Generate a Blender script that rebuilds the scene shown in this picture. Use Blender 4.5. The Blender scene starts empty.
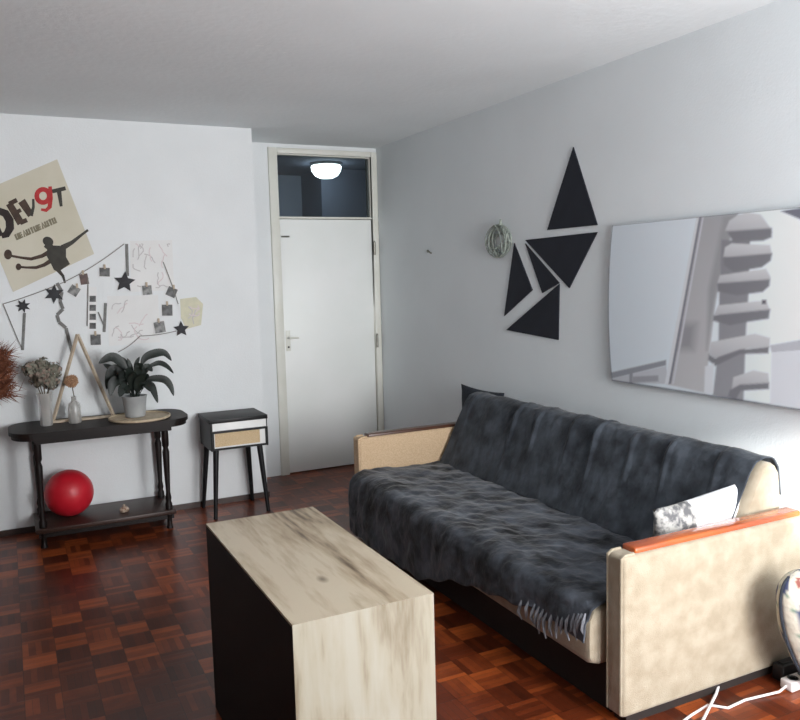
import bpy, bmesh, math, random
import numpy as np
from mathutils import Vector, Matrix, noise
random.seed(4)
rng = np.random.default_rng(4)
SC = bpy.context.scene
COL = SC.collection
PI = math.pi

# ------------------------------------------------------------------ measured room and camera
F_PX, PITCH, ROLL, YAW = 792.93, 0.1061, -0.0258, 0.4593
EYE = Vector((0, 0, 1.49))
R, B1, B2, H, CX = 2.663, 5.203, 5.714, 2.475, 1.528      # right wall, far wall, door wall, ceiling, far wall's outer corner
LX, FY = -2.6, -0.75                                      # left wall and window wall (behind the camera)
_cy, _sy = math.cos(YAW), math.sin(YAW)
FW = Vector((_sy*math.cos(PITCH), _cy*math.cos(PITCH), -math.sin(PITCH)))
_r = Vector((_cy, -_sy, 0)); _u = _r.cross(FW)
RV = _r*math.cos(ROLL) + _u*math.sin(ROLL)
UV = -_r*math.sin(ROLL) + _u*math.cos(ROLL)

def at(px, py, axis, val):
    """measured photo position -> real position on the plane axis=val"""
    d = FW*F_PX + RV*(px-400) - UV*(py-360)
    i = 'xyz'.index(axis)
    return EYE + d*((val-EYE[i])/d[i])

def to_px(P):
    d = P - np.array(EYE)
    z = d @ np.array(FW)
    return np.stack([400+F_PX*(d@np.array(RV))/z, 360-F_PX*(d@np.array(UV))/z], -1)

# ------------------------------------------------------------------ materials
def lin(c):
    return tuple(((v/255)/12.92 if v/255 <= .04045 else ((v/255+.055)/1.055)**2.4) for v in c)

def mat(name, rgb, rough=.6, rgb2=None, scale=8, stretch=(1, 1, 1), bump=0, bscale=40, metal=0, spec=.5, sheen=0,
        coat=0, detail=4, ramp=(.35, .65), emit=None, attr=None, trans=0, coord='Object', alpha=1, bdist=.01):
    m = bpy.data.materials.new(name); m.use_nodes = True
    nt = m.node_tree; N = nt.nodes; L = nt.links
    b = N['Principled BSDF']
    b.inputs['Roughness'].default_value = rough; b.inputs['Metallic'].default_value = metal
    b.inputs['Specular IOR Level'].default_value = spec
    b.inputs['Sheen Weight'].default_value = sheen; b.inputs['Sheen Roughness'].default_value = .4
    b.inputs['Coat Weight'].default_value = coat; b.inputs['Coat Roughness'].default_value = .12
    b.inputs['Transmission Weight'].default_value = trans
    b.inputs['Alpha'].default_value = alpha
    b.inputs['Base Color'].default_value = (*lin(rgb), 1)
    tc = N.new('ShaderNodeTexCoord'); mp = N.new('ShaderNodeMapping')
    mp.inputs['Scale'].default_value = stretch
    L.new(tc.outputs[coord], mp.inputs['Vector'])
    if attr:
        a = N.new('ShaderNodeAttribute'); a.attribute_name = attr
        L.new(a.outputs['Color'], b.inputs['Base Color'])
    elif rgb2:
        n = N.new('ShaderNodeTexNoise'); n.inputs['Scale'].default_value = scale; n.inputs['Detail'].default_value = detail
        L.new(mp.outputs[0], n.inputs['Vector'])
        r = N.new('ShaderNodeValToRGB')
        r.color_ramp.elements[0].position = ramp[0]; r.color_ramp.elements[1].position = ramp[1]
        r.color_ramp.elements[0].color = (*lin(rgb), 1); r.color_ramp.elements[1].color = (*lin(rgb2), 1)
        L.new(n.outputs['Fac'], r.inputs['Fac']); L.new(r.outputs['Color'], b.inputs['Base Color'])
    if bump:
        n2 = N.new('ShaderNodeTexNoise'); n2.inputs['Scale'].default_value = bscale; n2.inputs['Detail'].default_value = 5
        L.new(mp.outputs[0], n2.inputs['Vector'])
        bp = N.new('ShaderNodeBump'); bp.inputs['Strength'].default_value = bump; bp.inputs['Distance'].default_value = bdist
        L.new(n2.outputs['Fac'], bp.inputs['Height']); L.new(bp.outputs['Normal'], b.inputs['Normal'])
    if emit:
        b.inputs['Emission Color'].default_value = (*lin(emit[0]), 1); b.inputs['Emission Strength'].default_value = emit[1]
    return m

def math_node(nt, op, a, b=None):
    n = nt.nodes.new('ShaderNodeMath'); n.operation = op
    for i, v in enumerate((a, b)):
        if v is None: continue
        if isinstance(v, (int, float)): n.inputs[i].default_value = v
        else: nt.links.new(v, n.inputs[i])
    return n.outputs[0]

def parquet_material():
    m = bpy.data.materials.new('mosaic_parquet'); m.use_nodes = True
    nt = m.node_tree; N = nt.nodes; L = nt.links; b = N['Principled BSDF']
    T, S = .124, .0248
    tc = N.new('ShaderNodeTexCoord'); sp = N.new('ShaderNodeSeparateXYZ'); L.new(tc.outputs['Object'], sp.inputs[0])
    x = math_node(nt, 'ADD', sp.outputs[0], .037); y = math_node(nt, 'ADD', sp.outputs[1], .05)
    ix = math_node(nt, 'FLOOR', math_node(nt, 'DIVIDE', x, T)); iy = math_node(nt, 'FLOOR', math_node(nt, 'DIVIDE', y, T))
    par = math_node(nt, 'FLOORED_MODULO', math_node(nt, 'ADD', ix, iy), 2)
    mx = N.new('ShaderNodeMix'); mx.data_type = 'FLOAT'
    L.new(par, mx.inputs[0]); L.new(x, mx.inputs[2]); L.new(y, mx.inputs[3])
    st = math_node(nt, 'DIVIDE', mx.outputs[0], S)
    si = math_node(nt, 'FLOOR', st); sf = math_node(nt, 'FRACT', st)
    def wn(v):
        c = N.new('ShaderNodeCombineXYZ')
        for i, q in enumerate(v): L.new(q, c.inputs[i]) if not isinstance(q, (int, float)) else None
        w = N.new('ShaderNodeTexWhiteNoise'); L.new(c.outputs[0], w.inputs[0]); return w.outputs['Value']
    tile = wn((ix, iy)); strip = wn((ix, iy, si))
    gr = N.new('ShaderNodeTexNoise'); gr.inputs['Scale'].default_value = 18; gr.inputs['Detail'].default_value = 5
    L.new(tc.outputs['Object'], gr.inputs['Vector'])
    v = math_node(nt, 'ADD', math_node(nt, 'MULTIPLY', tile, .32), math_node(nt, 'MULTIPLY', strip, .26))
    v = math_node(nt, 'ADD', v, math_node(nt, 'MULTIPLY', par, .15))
    v = math_node(nt, 'ADD', v, math_node(nt, 'MULTIPLY', gr.outputs['Fac'], .22))
    rp = N.new('ShaderNodeValToRGB'); e = rp.color_ramp.elements
    e[0].position = .08; e[0].color = (*lin((52, 20, 10)), 1)
    e[1].position = .88; e[1].color = (*lin((176, 88, 40)), 1)
    k = rp.color_ramp.elements.new(.48); k.color = (*lin((98, 42, 20)), 1)
    L.new(v, rp.inputs['Fac'])
    # seams between tiles and strips
    def edge(f, w):
        return math_node(nt, 'LESS_THAN', math_node(nt, 'MINIMUM', f, math_node(nt, 'SUBTRACT', 1., f)), w)
    ex = edge(math_node(nt, 'FRACT', math_node(nt, 'DIVIDE', x, T)), .011); ey = edge(math_node(nt, 'FRACT', math_node(nt, 'DIVIDE', y, T)), .011)
    ed = math_node(nt, 'MAXIMUM', math_node(nt, 'MAXIMUM', ex, ey), edge(sf, .03))
    mc = N.new('ShaderNodeMix'); mc.data_type = 'RGBA'
    L.new(math_node(nt, 'MULTIPLY', ed, .6), mc.inputs[0]); L.new(rp.outputs['Color'], mc.inputs[6]); mc.inputs[7].default_value = (*lin((26, 12, 9)), 1)
    L.new(mc.outputs[2], b.inputs['Base Color'])
    b.inputs['Roughness'].default_value = .3
    b.inputs['Specular IOR Level'].default_value = .28; b.inputs['Coat Weight'].default_value = .05; b.inputs['Coat Roughness'].default_value = .15
    bp = N.new('ShaderNodeBump'); bp.inputs['Strength'].default_value = .25; bp.inputs['Distance'].default_value = .003
    L.new(math_node(nt, 'SUBTRACT', math_node(nt, 'MULTIPLY', strip, .5), ed), bp.inputs['Height']); L.new(bp.outputs['Normal'], b.inputs['Normal'])
    return m

def wood_material(name, light, mid, dark, axis, rough=.45):
    """pale oak board, grain running along axis ('x','y' or 'z')"""
    m = bpy.data.materials.new(name); m.use_nodes = True
    nt = m.node_tree; N = nt.nodes; L = nt.links; b = N['Principled BSDF']
    tc = N.new('ShaderNodeTexCoord'); mp = N.new('ShaderNodeMapping')
    s = [1, 1, 1]; s['xyz'.index(axis)] = .13; mp.inputs['Scale'].default_value = s
    L.new(tc.outputs['Object'], mp.inputs['Vector'])
    n1 = N.new('ShaderNodeTexNoise'); n1.inputs['Scale'].default_value = 9; n1.inputs['Detail'].default_value = 6; n1.inputs['Distortion'].default_value = 1.1
    n2 = N.new('ShaderNodeTexNoise'); n2.inputs['Scale'].default_value = 70; n2.inputs['Detail'].default_value = 3
    L.new(mp.outputs[0], n1.inputs['Vector']); L.new(mp.outputs[0], n2.inputs['Vector'])
    v = math_node(nt, 'ADD', math_node(nt, 'MULTIPLY', n1.outputs['Fac'], .78), math_node(nt, 'MULTIPLY', n2.outputs['Fac'], .22))
    rp = N.new('ShaderNodeValToRGB'); e = rp.color_ramp.elements
    e[0].position = .35; e[0].color = (*lin(dark), 1); e[1].position = .57; e[1].color = (*lin(light), 1)
    k = e.new(.45); k.color = (*lin(mid), 1)
    L.new(v, rp.inputs['Fac'])
    # a few knots
    vo = N.new('ShaderNodeTexVoronoi'); vo.inputs['Scale'].default_value = 5.5
    mp2 = N.new('ShaderNodeMapping'); s2 = [1, 1, 1]; s2['xyz'.index(axis)] = .55; mp2.inputs['Scale'].default_value = s2
    L.new(tc.outputs['Object'], mp2.inputs['Vector']); L.new(mp2.outputs[0], vo.inputs['Vector'])
    kn = N.new('ShaderNodeMapRange'); kn.inputs[1].default_value = .02; kn.inputs[2].default_value = .1; kn.inputs[3].default_value = .75; kn.inputs[4].default_value = 0
    L.new(vo.outputs['Distance'], kn.inputs[0])
    mc = N.new('ShaderNodeMix'); mc.data_type = 'RGBA'; L.new(kn.outputs[0], mc.inputs[0]); L.new(rp.outputs['Color'], mc.inputs[6])
    mc.inputs[7].default_value = (*lin(dark), 1)
    L.new(mc.outputs[2], b.inputs['Base Color']); b.inputs['Roughness'].default_value = rough
    return m

M = {}
M['wall'] = mat('white_wall_paint', (224, 227, 228), .9, (229, 232, 233), 2.5, bump=.12, bscale=120)
M['wall_r'] = mat('right_wall_paint', (229, 235, 238), .9, (233, 239, 242), 2.0, bump=.12, bscale=120)
M['ceil'] = mat('ceiling_paint', (226, 231, 233), .95, (231, 236, 238), 1.6, bump=.2, bscale=30)
def scuffs(m, amount=.5):
    """a few short pale streaks of flaking paint"""
    nt = m.node_tree; N = nt.nodes; L = nt.links; b = N['Principled BSDF']; src = b.inputs['Base Color'].links[0].from_socket
    tc = N.new('ShaderNodeTexCoord'); mp = N.new('ShaderNodeMapping'); mp.inputs['Scale'].default_value = (2.2, 6, 1); L.new(tc.outputs['Object'], mp.inputs['Vector'])
    n = N.new('ShaderNodeTexNoise'); n.inputs['Scale'].default_value = 1.5; n.inputs['Detail'].default_value = 5; n.inputs['Roughness'].default_value = .65; L.new(mp.outputs[0], n.inputs['Vector'])
    r = N.new('ShaderNodeMapRange'); r.inputs[1].default_value = .72; r.inputs[2].default_value = .76; r.inputs[3].default_value = 0; r.inputs[4].default_value = amount; L.new(n.outputs['Fac'], r.inputs[0])
    mx = N.new('ShaderNodeMix'); mx.data_type = 'RGBA'; L.new(r.outputs[0], mx.inputs[0]); L.new(src, mx.inputs[6]); mx.inputs[7].default_value = (.98, .98, .98, 1)
    L.new(mx.outputs[2], b.inputs['Base Color'])
scuffs(M['ceil'], .8)
M['wall_low_bounce'] = mat('low_bounce_wall_paint', (66, 60, 56), .9, (72, 66, 62), 2)  # unseen left wall, darkened so it bounces less light onto the sofa front
M['door'] = mat('door_paint', (236, 239, 236), .45, (240, 242, 240), 3)
M['frame'] = mat('door_frame_paint', (218, 218, 208), .45, (224, 224, 216), 6)
M['floor'] = parquet_material()
M['skirt'] = mat('dark_skirting', (46, 30, 25), .4, (60, 40, 32), 12)
M['metal'] = mat('brushed_metal', (170, 170, 165), .3, (185, 185, 180), 30, metal=1)
M['brass'] = mat('dull_hinge_metal', (130, 128, 120), .4, (150, 148, 140), 30, metal=1)
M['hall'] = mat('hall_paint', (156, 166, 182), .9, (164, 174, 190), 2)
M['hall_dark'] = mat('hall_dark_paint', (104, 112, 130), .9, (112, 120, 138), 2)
M['glass'] = mat('clear_glass', (225, 235, 240), .02, trans=1, spec=.5)
M['lamp_glass'] = mat('lit_lamp_glass', (255, 255, 250), .3, emit=((236, 250, 250), 8))
M['oak_y'] = wood_material('pale_oak_lengthwise', (186, 172, 150), (160, 142, 117), (92, 74, 54), 'y')
M['oak_z'] = wood_material('pale_oak_upright', (150, 146, 133), (144, 138, 122), (118, 108, 90), 'z')
M['black_board'] = mat('black_board', (9, 8, 8), .6, (13, 12, 11), 14, spec=.25)
M['tan'] = mat('tan_woven_fabric', (188, 160, 128), .95, (206, 180, 148), 160, bump=.5, bscale=260, sheen=.2, bdist=.004)
M['cream'] = mat('cream_woven_fabric', (166, 155, 136), .95, (150, 138, 118), 16, bump=.5, bscale=240, sheen=.2, bdist=.004)
M['rail'] = mat('varnished_rail_wood', (150, 66, 24), .22, (188, 96, 38), 14, stretch=(.2, 1, 1), coat=.5)
M['rail_dark'] = mat('dark_varnished_rail_wood', (64, 38, 26), .3, (88, 54, 36), 14, stretch=(.2, 1, 1), coat=.3)
M['base'] = mat('dark_sofa_base', (26, 18, 15), .7, (34, 24, 20), 10)
M['throw'] = mat('charcoal_velvet_throw', (14, 15, 19), .85, (84, 89, 98), 7, bump=.5, bscale=38, sheen=.22, detail=7, ramp=(.36, .66), spec=.15)
M['throw_back'] = mat('charcoal_velvet_throw_back', (40, 44, 50), .85, (74, 80, 88), 10, bump=.5, bscale=36, sheen=.15, detail=7, ramp=(.36, .66), spec=.2)
M['fringe'] = mat('pale_fringe', (96, 98, 104), .9, (130, 132, 138), 40)
M['navy'] = mat('navy_fabric', (30, 36, 46), .85, (40, 46, 56), 40, bump=.3, bscale=200)
M['white_fab'] = mat('white_pillow_cotton', (226, 228, 232), .9, (238, 240, 243), 10, bump=.4, bscale=26)
M['grey_fab'] = mat('grey_patterned_cotton', (92, 92, 94), .9, (168, 166, 162), 34, bump=.4, bscale=26, ramp=(.42, .56))
M['console'] = mat('dark_walnut', (17, 11, 10), .5, (28, 18, 16), 16, stretch=(.25, 1, 1), spec=.25)
M['shelf'] = mat('dark_walnut_shelf', (50, 34, 29), .38, (62, 43, 36), 16, stretch=(.25, 1, 1), spec=.3)
M['red'] = mat('red_rubber', (190, 24, 40), .42, (202, 32, 48), 6)
M['pot'] = mat('grey_white_ceramic', (150, 152, 152), .55, (164, 166, 166), 8)
M['soil'] = mat('soil', (40, 30, 24), .95, (56, 42, 32), 60)
M['leaf'] = mat('dark_leaf', (14, 20, 17), .5, (26, 36, 29), 18)
M['tray'] = mat('pale_wood_tray', (176, 158, 132), .6, (194, 178, 152), 30)
M['thinwood'] = mat('raw_thin_wood', (176, 160, 140), .7, (192, 176, 156), 40)
M['driedpink'] = mat('dried_pink_petals', (150, 128, 116), .9, (120, 116, 104), 60)
M['driedgreen'] = mat('dried_green_petals', (98, 98, 86), .9, (132, 128, 114), 60)
M['peach'] = mat('dried_peach_flower', (176, 140, 108), .9, (150, 116, 90), 80, bump=.6, bscale=120)
M['stem'] = mat('dry_stem', (84, 74, 60), .9, (104, 92, 74), 50)
M['milk'] = mat('frosted_glass', (200, 198, 194), .3, (210, 208, 204), 10, trans=.55)
M['rust'] = mat('rust_dried_grass', (92, 50, 34), .95, (132, 80, 54), 30)
M['rattan'] = mat('rattan_weave', (222, 200, 164), .8, (200, 172, 132), 220, bump=.6, bscale=260, ramp=(.4, .6))
M['white_lac'] = mat('white_lacquer', (222, 222, 220), .4, (228, 228, 226), 5)
M['black_lac'] = mat('black_lacquer', (14, 14, 16), .45, (19, 19, 21), 12, spec=.3)
M['tri'] = mat('matt_black_panel', (22, 26, 38), .8, (27, 31, 43), 10)
M['poster'] = mat('cream_poster_paper', (200, 194, 174), .85, (210, 205, 188), 3)
M['ink'] = mat('dark_ink', (40, 32, 32), .8, (52, 44, 42), 30)
M['ink_b'] = mat('brown_ink', (62, 48, 40), .8, (80, 64, 54), 30)
M['ink_red'] = mat('red_ink', (172, 42, 46), .8, (186, 60, 60), 30)
M['ink_grey'] = mat('khaki_ink', (118, 112, 92), .8, (134, 128, 108), 30)
M['ink_sil'] = mat('charcoal_ink', (58, 56, 52), .8, (68, 66, 60), 20)
M['paper'] = mat('white_paper', (224, 224, 223), .9, (230, 230, 229), 6)
M['pencil'] = mat('pale_pencil', (186, 183, 183), .9, (200, 196, 196), 30)
M['pinkpen'] = mat('pale_pink_pencil', (212, 200, 201), .9, (218, 206, 207), 30)
M['yellowp'] = mat('pale_yellow_paper', (214, 210, 186), .9, (204, 202, 180), 30)
M['string'] = mat('grey_string', (120, 116, 110), .9, (140, 136, 130), 60)
M['ribbon'] = mat('grey_ribbon', (108, 108, 106), .8, (128, 128, 126), 60)
M['star'] = mat('black_card', (36, 36, 40), .7, (46, 46, 50), 30)
M['photo_d'] = mat('dark_photo_print', (30, 30, 32), .5, (84, 84, 84), 26, ramp=(.4, .6))
M['photo_b'] = mat('brown_photo_print', (58, 34, 30), .5, (84, 54, 48), 26, ramp=(.4, .6))
M['photo_l'] = mat('light_photo_print', (58, 60, 60), .5, (136, 136, 134), 30, ramp=(.4, .6))
M['wire'] = mat('grey_green_wire', (150, 158, 150), .5, (172, 180, 170), 40, metal=.1)
M['cable'] = mat('white_cable_plastic', (214, 208, 208), .5, (222, 216, 216), 20)
M['blackplastic'] = mat('black_plastic', (22, 22, 25), .45, (30, 30, 33), 20)
M['trinket'] = mat('pale_glazed_ceramic', (206, 190, 172), .25, (120, 90, 70), 60)

# ------------------------------------------------------------------ mesh builder
class MB:
    def __init__(s): s.v = []; s.f = []; s.m = []; s.mats = []
    def mi(s, m):
        if m not in s.mats: s.mats.append(m)
        return s.mats.index(m)
    def add(s, vs, fs, m):
        o = len(s.v); s.v += [tuple(v) for v in vs]; k = s.mi(m)
        for f in fs: s.f.append([i+o for i in f]); s.m.append(k)
    def box(s, lo, hi, m, bev=0, seg=2, mtx=None):
        bm = bmesh.new(); bmesh.ops.create_cube(bm, size=1)
        for v in bm.verts: v.co = Vector([(lo[i]+hi[i])/2 + v.co[i]*(hi[i]-lo[i]) for i in range(3)])
        if bev: bmesh.ops.bevel(bm, geom=bm.edges[:], offset=bev, segments=seg, affect='EDGES', profile=.5)
        s.frombm(bm, m, mtx)
    def frombm(s, bm, m, mtx=None):
        bm.verts.index_update()
        s.add([(mtx @ v.co if mtx else v.co) for v in bm.verts], [[v.index for v in f.verts] for f in bm.faces], m); bm.free()
    def tube(s, pts, r, m, n=8, closed=False):
        pts = [Vector(p) for p in pts]; k = len(pts)
        rs = r if isinstance(r, (list, tuple)) else [r]*k
        vs = []; up = None
        for i, p in enumerate(pts):
            a = pts[(i-1) % k] if closed or i > 0 else p; b = pts[(i+1) % k] if closed or i < k-1 else p
            t = (b-a).normalized()
            if up is None: up = Vector((0, 0, 1)) if abs(t.z) < .9 else Vector((1, 0, 0))
            up = (up - t*up.dot(t)).normalized(); q = t.cross(up)
            for j in range(n):
                an = 2*PI*j/n; vs.append(p + (up*math.cos(an)+q*math.sin(an))*rs[i])
        fs = []
        for i in range(k if closed else k-1):
            for j in range(n):
                a, b = i*n+j, i*n+(j+1) % n; c, d = ((i+1) % k)*n+(j+1) % n, ((i+1) % k)*n+j
                fs.append([a, b, c, d])
        if not closed: fs += [list(range(n))[::-1], [(k-1)*n+j for j in range(n)]]
        s.add(vs, fs, m)
    def lathe(s, prof, m, c=(0, 0, 0), n=28, cap=True):
        vs = [(c[0]+r*math.cos(2*PI*j/n), c[1]+r*math.sin(2*PI*j/n), c[2]+z) for r, z in prof for j in range(n)]
        fs = [[i*n+j, i*n+(j+1) % n, (i+1)*n+(j+1) % n, (i+1)*n+j] for i in range(len(prof)-1) for j in range(n)]
        if cap: fs += [list(range(n))[::-1], [(len(prof)-1)*n+j for j in range(n)]]
        s.add(vs, fs, m)
    def plate(s, pts, nrm, th, m):
        """flat polygon thickened by th along nrm"""
        pts = [Vector(p) for p in pts]; nrm = Vector(nrm); k = len(pts)
        a = sum(((pts[i]-pts[0]).cross(pts[(i+1) % k]-pts[0]) for i in range(k)), Vector())
        if a.dot(nrm) < 0: pts = pts[::-1]
        vs = pts + [p+nrm*th for p in pts]
        fs = [list(range(k))[::-1], list(range(k, 2*k))] + [[i, (i+1) % k, k+(i+1) % k, k+i] for i in range(k)]
        s.add(vs, fs, m)
    def grid(s, P, m, closed_u=False, closed_v=False):
        nu, nv = len(P), len(P[0]); o = []
        for i in range(nu if closed_u else nu-1):
            for j in range(nv if closed_v else nv-1):
                o.append([i*nv+j, ((i+1) % nu)*nv+j, ((i+1) % nu)*nv+(j+1) % nv, i*nv+(j+1) % nv])
        s.add([p for row in P for p in row], o, m)
    def ball(s, c, r, m, n=16, e=1):
        P = []
        for i in range(n//2+1):
            t = PI*i/(n//2)
            P.append([(c[0]+r[0]*math.sin(t)*math.cos(2*PI*j/n), c[1]+r[1]*math.sin(t)*math.sin(2*PI*j/n), c[2]+r[2]*math.cos(t)) for j in range(n)])
        s.grid(P, m, closed_v=True)
    def build(s, name, parent=None, smooth=False, loc=None, angle=40):
        me = bpy.data.meshes.new(name)
        off = Vector(loc) if loc is not None else (parent.matrix_world.translation if parent else Vector())
        base = parent['_w'] if parent is not None and '_w' in parent else None
        v0 = Vector(loc) if loc is not None else (Vector(base) if base is not None else Vector())
        me.from_pydata([tuple(Vector(v)-v0) for v in s.v], [], s.f)
        for m in s.mats: me.materials.append(m)
        me.polygons.foreach_set('material_index', s.m)
        bm = bmesh.new(); bm.from_mesh(me); bmesh.ops.remove_doubles(bm, verts=bm.verts, dist=1e-6)
        bmesh.ops.recalc_face_normals(bm, faces=bm.faces); bm.to_mesh(me); bm.free()
        if smooth:
            me.polygons.foreach_set('use_smooth', [True]*len(me.polygons))
            try: me.set_sharp_from_angle(angle=math.radians(angle))
            except Exception: pass
        me.update()
        o = bpy.data.objects.new(name, me); COL.objects.link(o)
        if parent is not None:
            o.parent = parent
            if loc is not None: o.location = Vector(loc)-Vector(parent['_w'])
            o['_w'] = tuple(v0)
        else:
            o.location = v0; o['_w'] = tuple(v0)
        return o

def tag(o, label=None, cat=None, group=None, kind=None):
    if label: o['label'] = label
    if cat: o['category'] = cat
    if group: o['group'] = group
    if kind: o['kind'] = kind
    return o

def thing(name, loc, label, cat, group=None):
    o = bpy.data.objects.new(name, None); COL.objects.link(o); o.location = loc; o['_w'] = tuple(loc)
    o.empty_display_size = .1
    return tag(o, label, cat, group)

def struct(mb, name, parent=None, **k):
    o = mb.build(name, parent, **k)
    if parent is None: o['kind'] = 'structure'
    return o

# ------------------------------------------------------------------ room shell
b = MB(); b.box((LX, FY, -.08), (R+.1, B2+.12, 0), M['floor']); struct(b, 'floor')
b = MB(); b.box((LX, FY, H), (R+.1, B2+.12, H+.08), M['ceil']); ceiling = struct(b, 'ceiling')
b = MB(); b.box((LX, B1, 0), (CX, B2+.12, H), M['wall']); struct(b, 'wall_back')
b = MB()
b.box((CX, B2, 0), (1.79, B2+.12, H), M['wall']); b.box((1.79, B2, 2.447), (R, B2+.12, H), M['wall'])
struct(b, 'wall_door')
b = MB(); b.box((R, FY, 0), (R+.1, B2+.12, H), M['wall_r']); struct(b, 'wall_right')
b = MB(); b.box((LX-.1, FY, 0), (LX, B2, H), M['wall_low_bounce']); struct(b, 'wall_left')
WX0, WX1, WZ0, WZ1 = 1.2, 2.58, .25, 2.2
b = MB()
b.box((LX, FY-.1, 0), (WX0, FY, H), M['wall']); b.box((WX1, FY-.1, 0), (R+.1, FY, H), M['wall'])
b.box((WX0, FY-.1, 0), (WX1, FY, WZ0), M['wall']); b.box((WX0, FY-.1, WZ1), (WX1, FY, H), M['wall'])
struct(b, 'wall_front')
b = MB()
b.box((LX, B1-.012, 0), (CX, B1, .035), M['skirt']); b.box((CX, B1-.012, 0), (CX+.012, B2, .035), M['skirt'])
struct(b, 'baseboard_back')
# hallway behind the transom
b = MB()
HX0, HX1, HY1, HZ = 1.0, 3.6, B2+1.9, 2.50
b.box((HX0, HY1, 0), (HX1, HY1+.08, HZ), M['hall'])
b.box((HX0-.08, B2+.12, 0), (HX0, HY1, HZ), M['hall'])
b.box((HX1, B2+.12, 0), (HX1+.08, HY1, HZ), M['hall_dark'])
b.box((R+.1, B2+.04, 0), (HX1, B2+.12, HZ), M['hall_dark'])
b.box((2.72, B2+1.35, 0), (HX1, HY1, HZ), M['hall_dark'])
struct(b, 'wall_hallway')
b = MB(); b.box((HX0, B2+.12, HZ), (HX1, HY1, HZ+.06), M['hall_dark']); struct(b, 'ceiling_hallway')
b = MB(); b.box((HX0, B2+.12, -.06), (HX1, HY1, 0), M['hall_dark']); struct(b, 'floor_hallway')

# door, frame, transom
FX0, FX1, FT = 1.79, R-.002, 2.445
LX0, LX1, LZ = 1.858, 2.612, 1.928
b = MB()
b.box((FX0, B2-.02, 0), (LX0, B2+.1, FT), M['frame'], .006); b.box((LX1, B2-.02, 0), (FX1, B2+.1, FT), M['frame'], .006)
b.box((LX0, B2-.02, 2.405), (LX1, B2+.1, FT), M['frame'], .006); b.box((LX0, B2-.008, LZ+.004), (LX1, B2+.09, LZ+.014), M['frame'], .002)
fr = struct(b, 'trim_1', smooth=True)
b = MB(); b.box((LX0+.004, B2+.004, .008), (LX1-.004, B2+.044, LZ), M['door'], .004)
door = struct(b, 'door_1', smooth=True)
b = MB(); b.box((1.874, B2-.004, .945), (1.908, B2+.004, 1.10), M['frame'], .003)
b.tube([(1.891, B2-.002, 1.045), (1.891, B2-.04, 1.045)], .009, M['metal'])
b.tube([(1.891, B2-.04, 1.045), (1.92, B2-.045, 1.047), (1.962, B2-.042, 1.043)], [.009, .008, .006], M['frame'])
b.tube([(1.891, B2-.006, .975), (1.891, B2-.002, .975)], .008, M['blackplastic'])
tag(b.build('door_handle', door, smooth=True), 'metal lever handle on a narrow plate')
b = MB(); b.tube([(1.87, B2-.004, 1.80), (1.93, B2-.006, 1.80)], .006, M['brass']); b.build('door_latch', door, smooth=True)
for hz in (.93, 1.655):
    b = MB(); b.tube([(LX1+.004, B2-.03, hz), (LX1+.004, B2-.03, hz+.1)], .009, M['brass']); b.tube([(LX1+.004, B2-.03, hz+.1), (LX1+.004, B2-.03, hz+.11)], [.009, .003], M['brass'])
    b.build('hinge', door, smooth=True)
b = MB(); b.box((LX0, B2+.012, LZ+.014), (LX0+.006, B2+.06, 2.405), M['frame']); b.box((LX1-.006, B2+.012, LZ+.014), (LX1, B2+.06, 2.405), M['frame'])
b.box((LX0+.006, B2+.012, LZ+.014), (LX1-.006, B2+.06, LZ+.02), M['frame']); b.box((LX0+.006, B2+.012, 2.399), (LX1-.006, B2+.06, 2.405), M['frame'])
win = struct(b, 'window_1')
b = MB(); b.box((LX0+.006, B2+.034, LZ+.02), (LX1-.006, B2+.038, 2.399), M['glass']); b.build('pane', win)
# hall lamp
t = thing('ceiling_lamp', (2.64, 6.72, HZ), 'lit white bowl ceiling lamp seen through the glass above the door', 'lamp')
b = MB(); b.lathe([(.0, -.135), (.06, -.13), (.10, -.11), (.128, -.07), (.135, -.035), (.13, -.028)], M['lamp_glass'], (2.64, 6.72, HZ), cap=False); b.build('lamp_shade', t, smooth=True)
b = MB(); b.lathe([(.13, -.028), (.14, -.02), (.14, 0)], M['metal'], (2.64, 6.72, HZ)); b.build('lamp_base', t, smooth=True)

# ------------------------------------------------------------------ coffee table
X0, X1, Y0, Y1, ZT = .5647, .9528, 1.7629, 2.6764, .66
t = thing('coffee_table', ((X0+X1)/2, (Y0+Y1)/2, 0), 'tall block coffee table of pale oak boards with black sides, in front of sofa', 'coffee table')
def slab(b, yz, m):
    b.plate([(X0, y, z) for y, z in yz], (1, 0, 0), X1-X0, m)
TH = .022
b = MB(); slab(b, [(Y0, ZT), (Y1, ZT), (Y1-TH, ZT-TH), (Y0+TH, ZT-TH)], M['oak_y']); b.build('tabletop', t)
b = MB(); slab(b, [(Y0, 0), (Y0, ZT), (Y0+TH, ZT-TH), (Y0+TH, 0)], M['oak_z']); tag(b.build('end_panel', t), 'pale oak panel')
b = MB(); slab(b, [(Y1, 0), (Y1, ZT), (Y1-TH, ZT-TH), (Y1-TH, 0)], M['oak_z']); tag(b.build('end_panel', t), 'pale oak panel')
for x in (X0-.0015, X1-.0165):
    b = MB(); b.box((x, Y0+.004, 0), (x+.018, Y1-.004, ZT-.007), M['black_board']); tag(b.build('side_panel', t), 'black panel')

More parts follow.
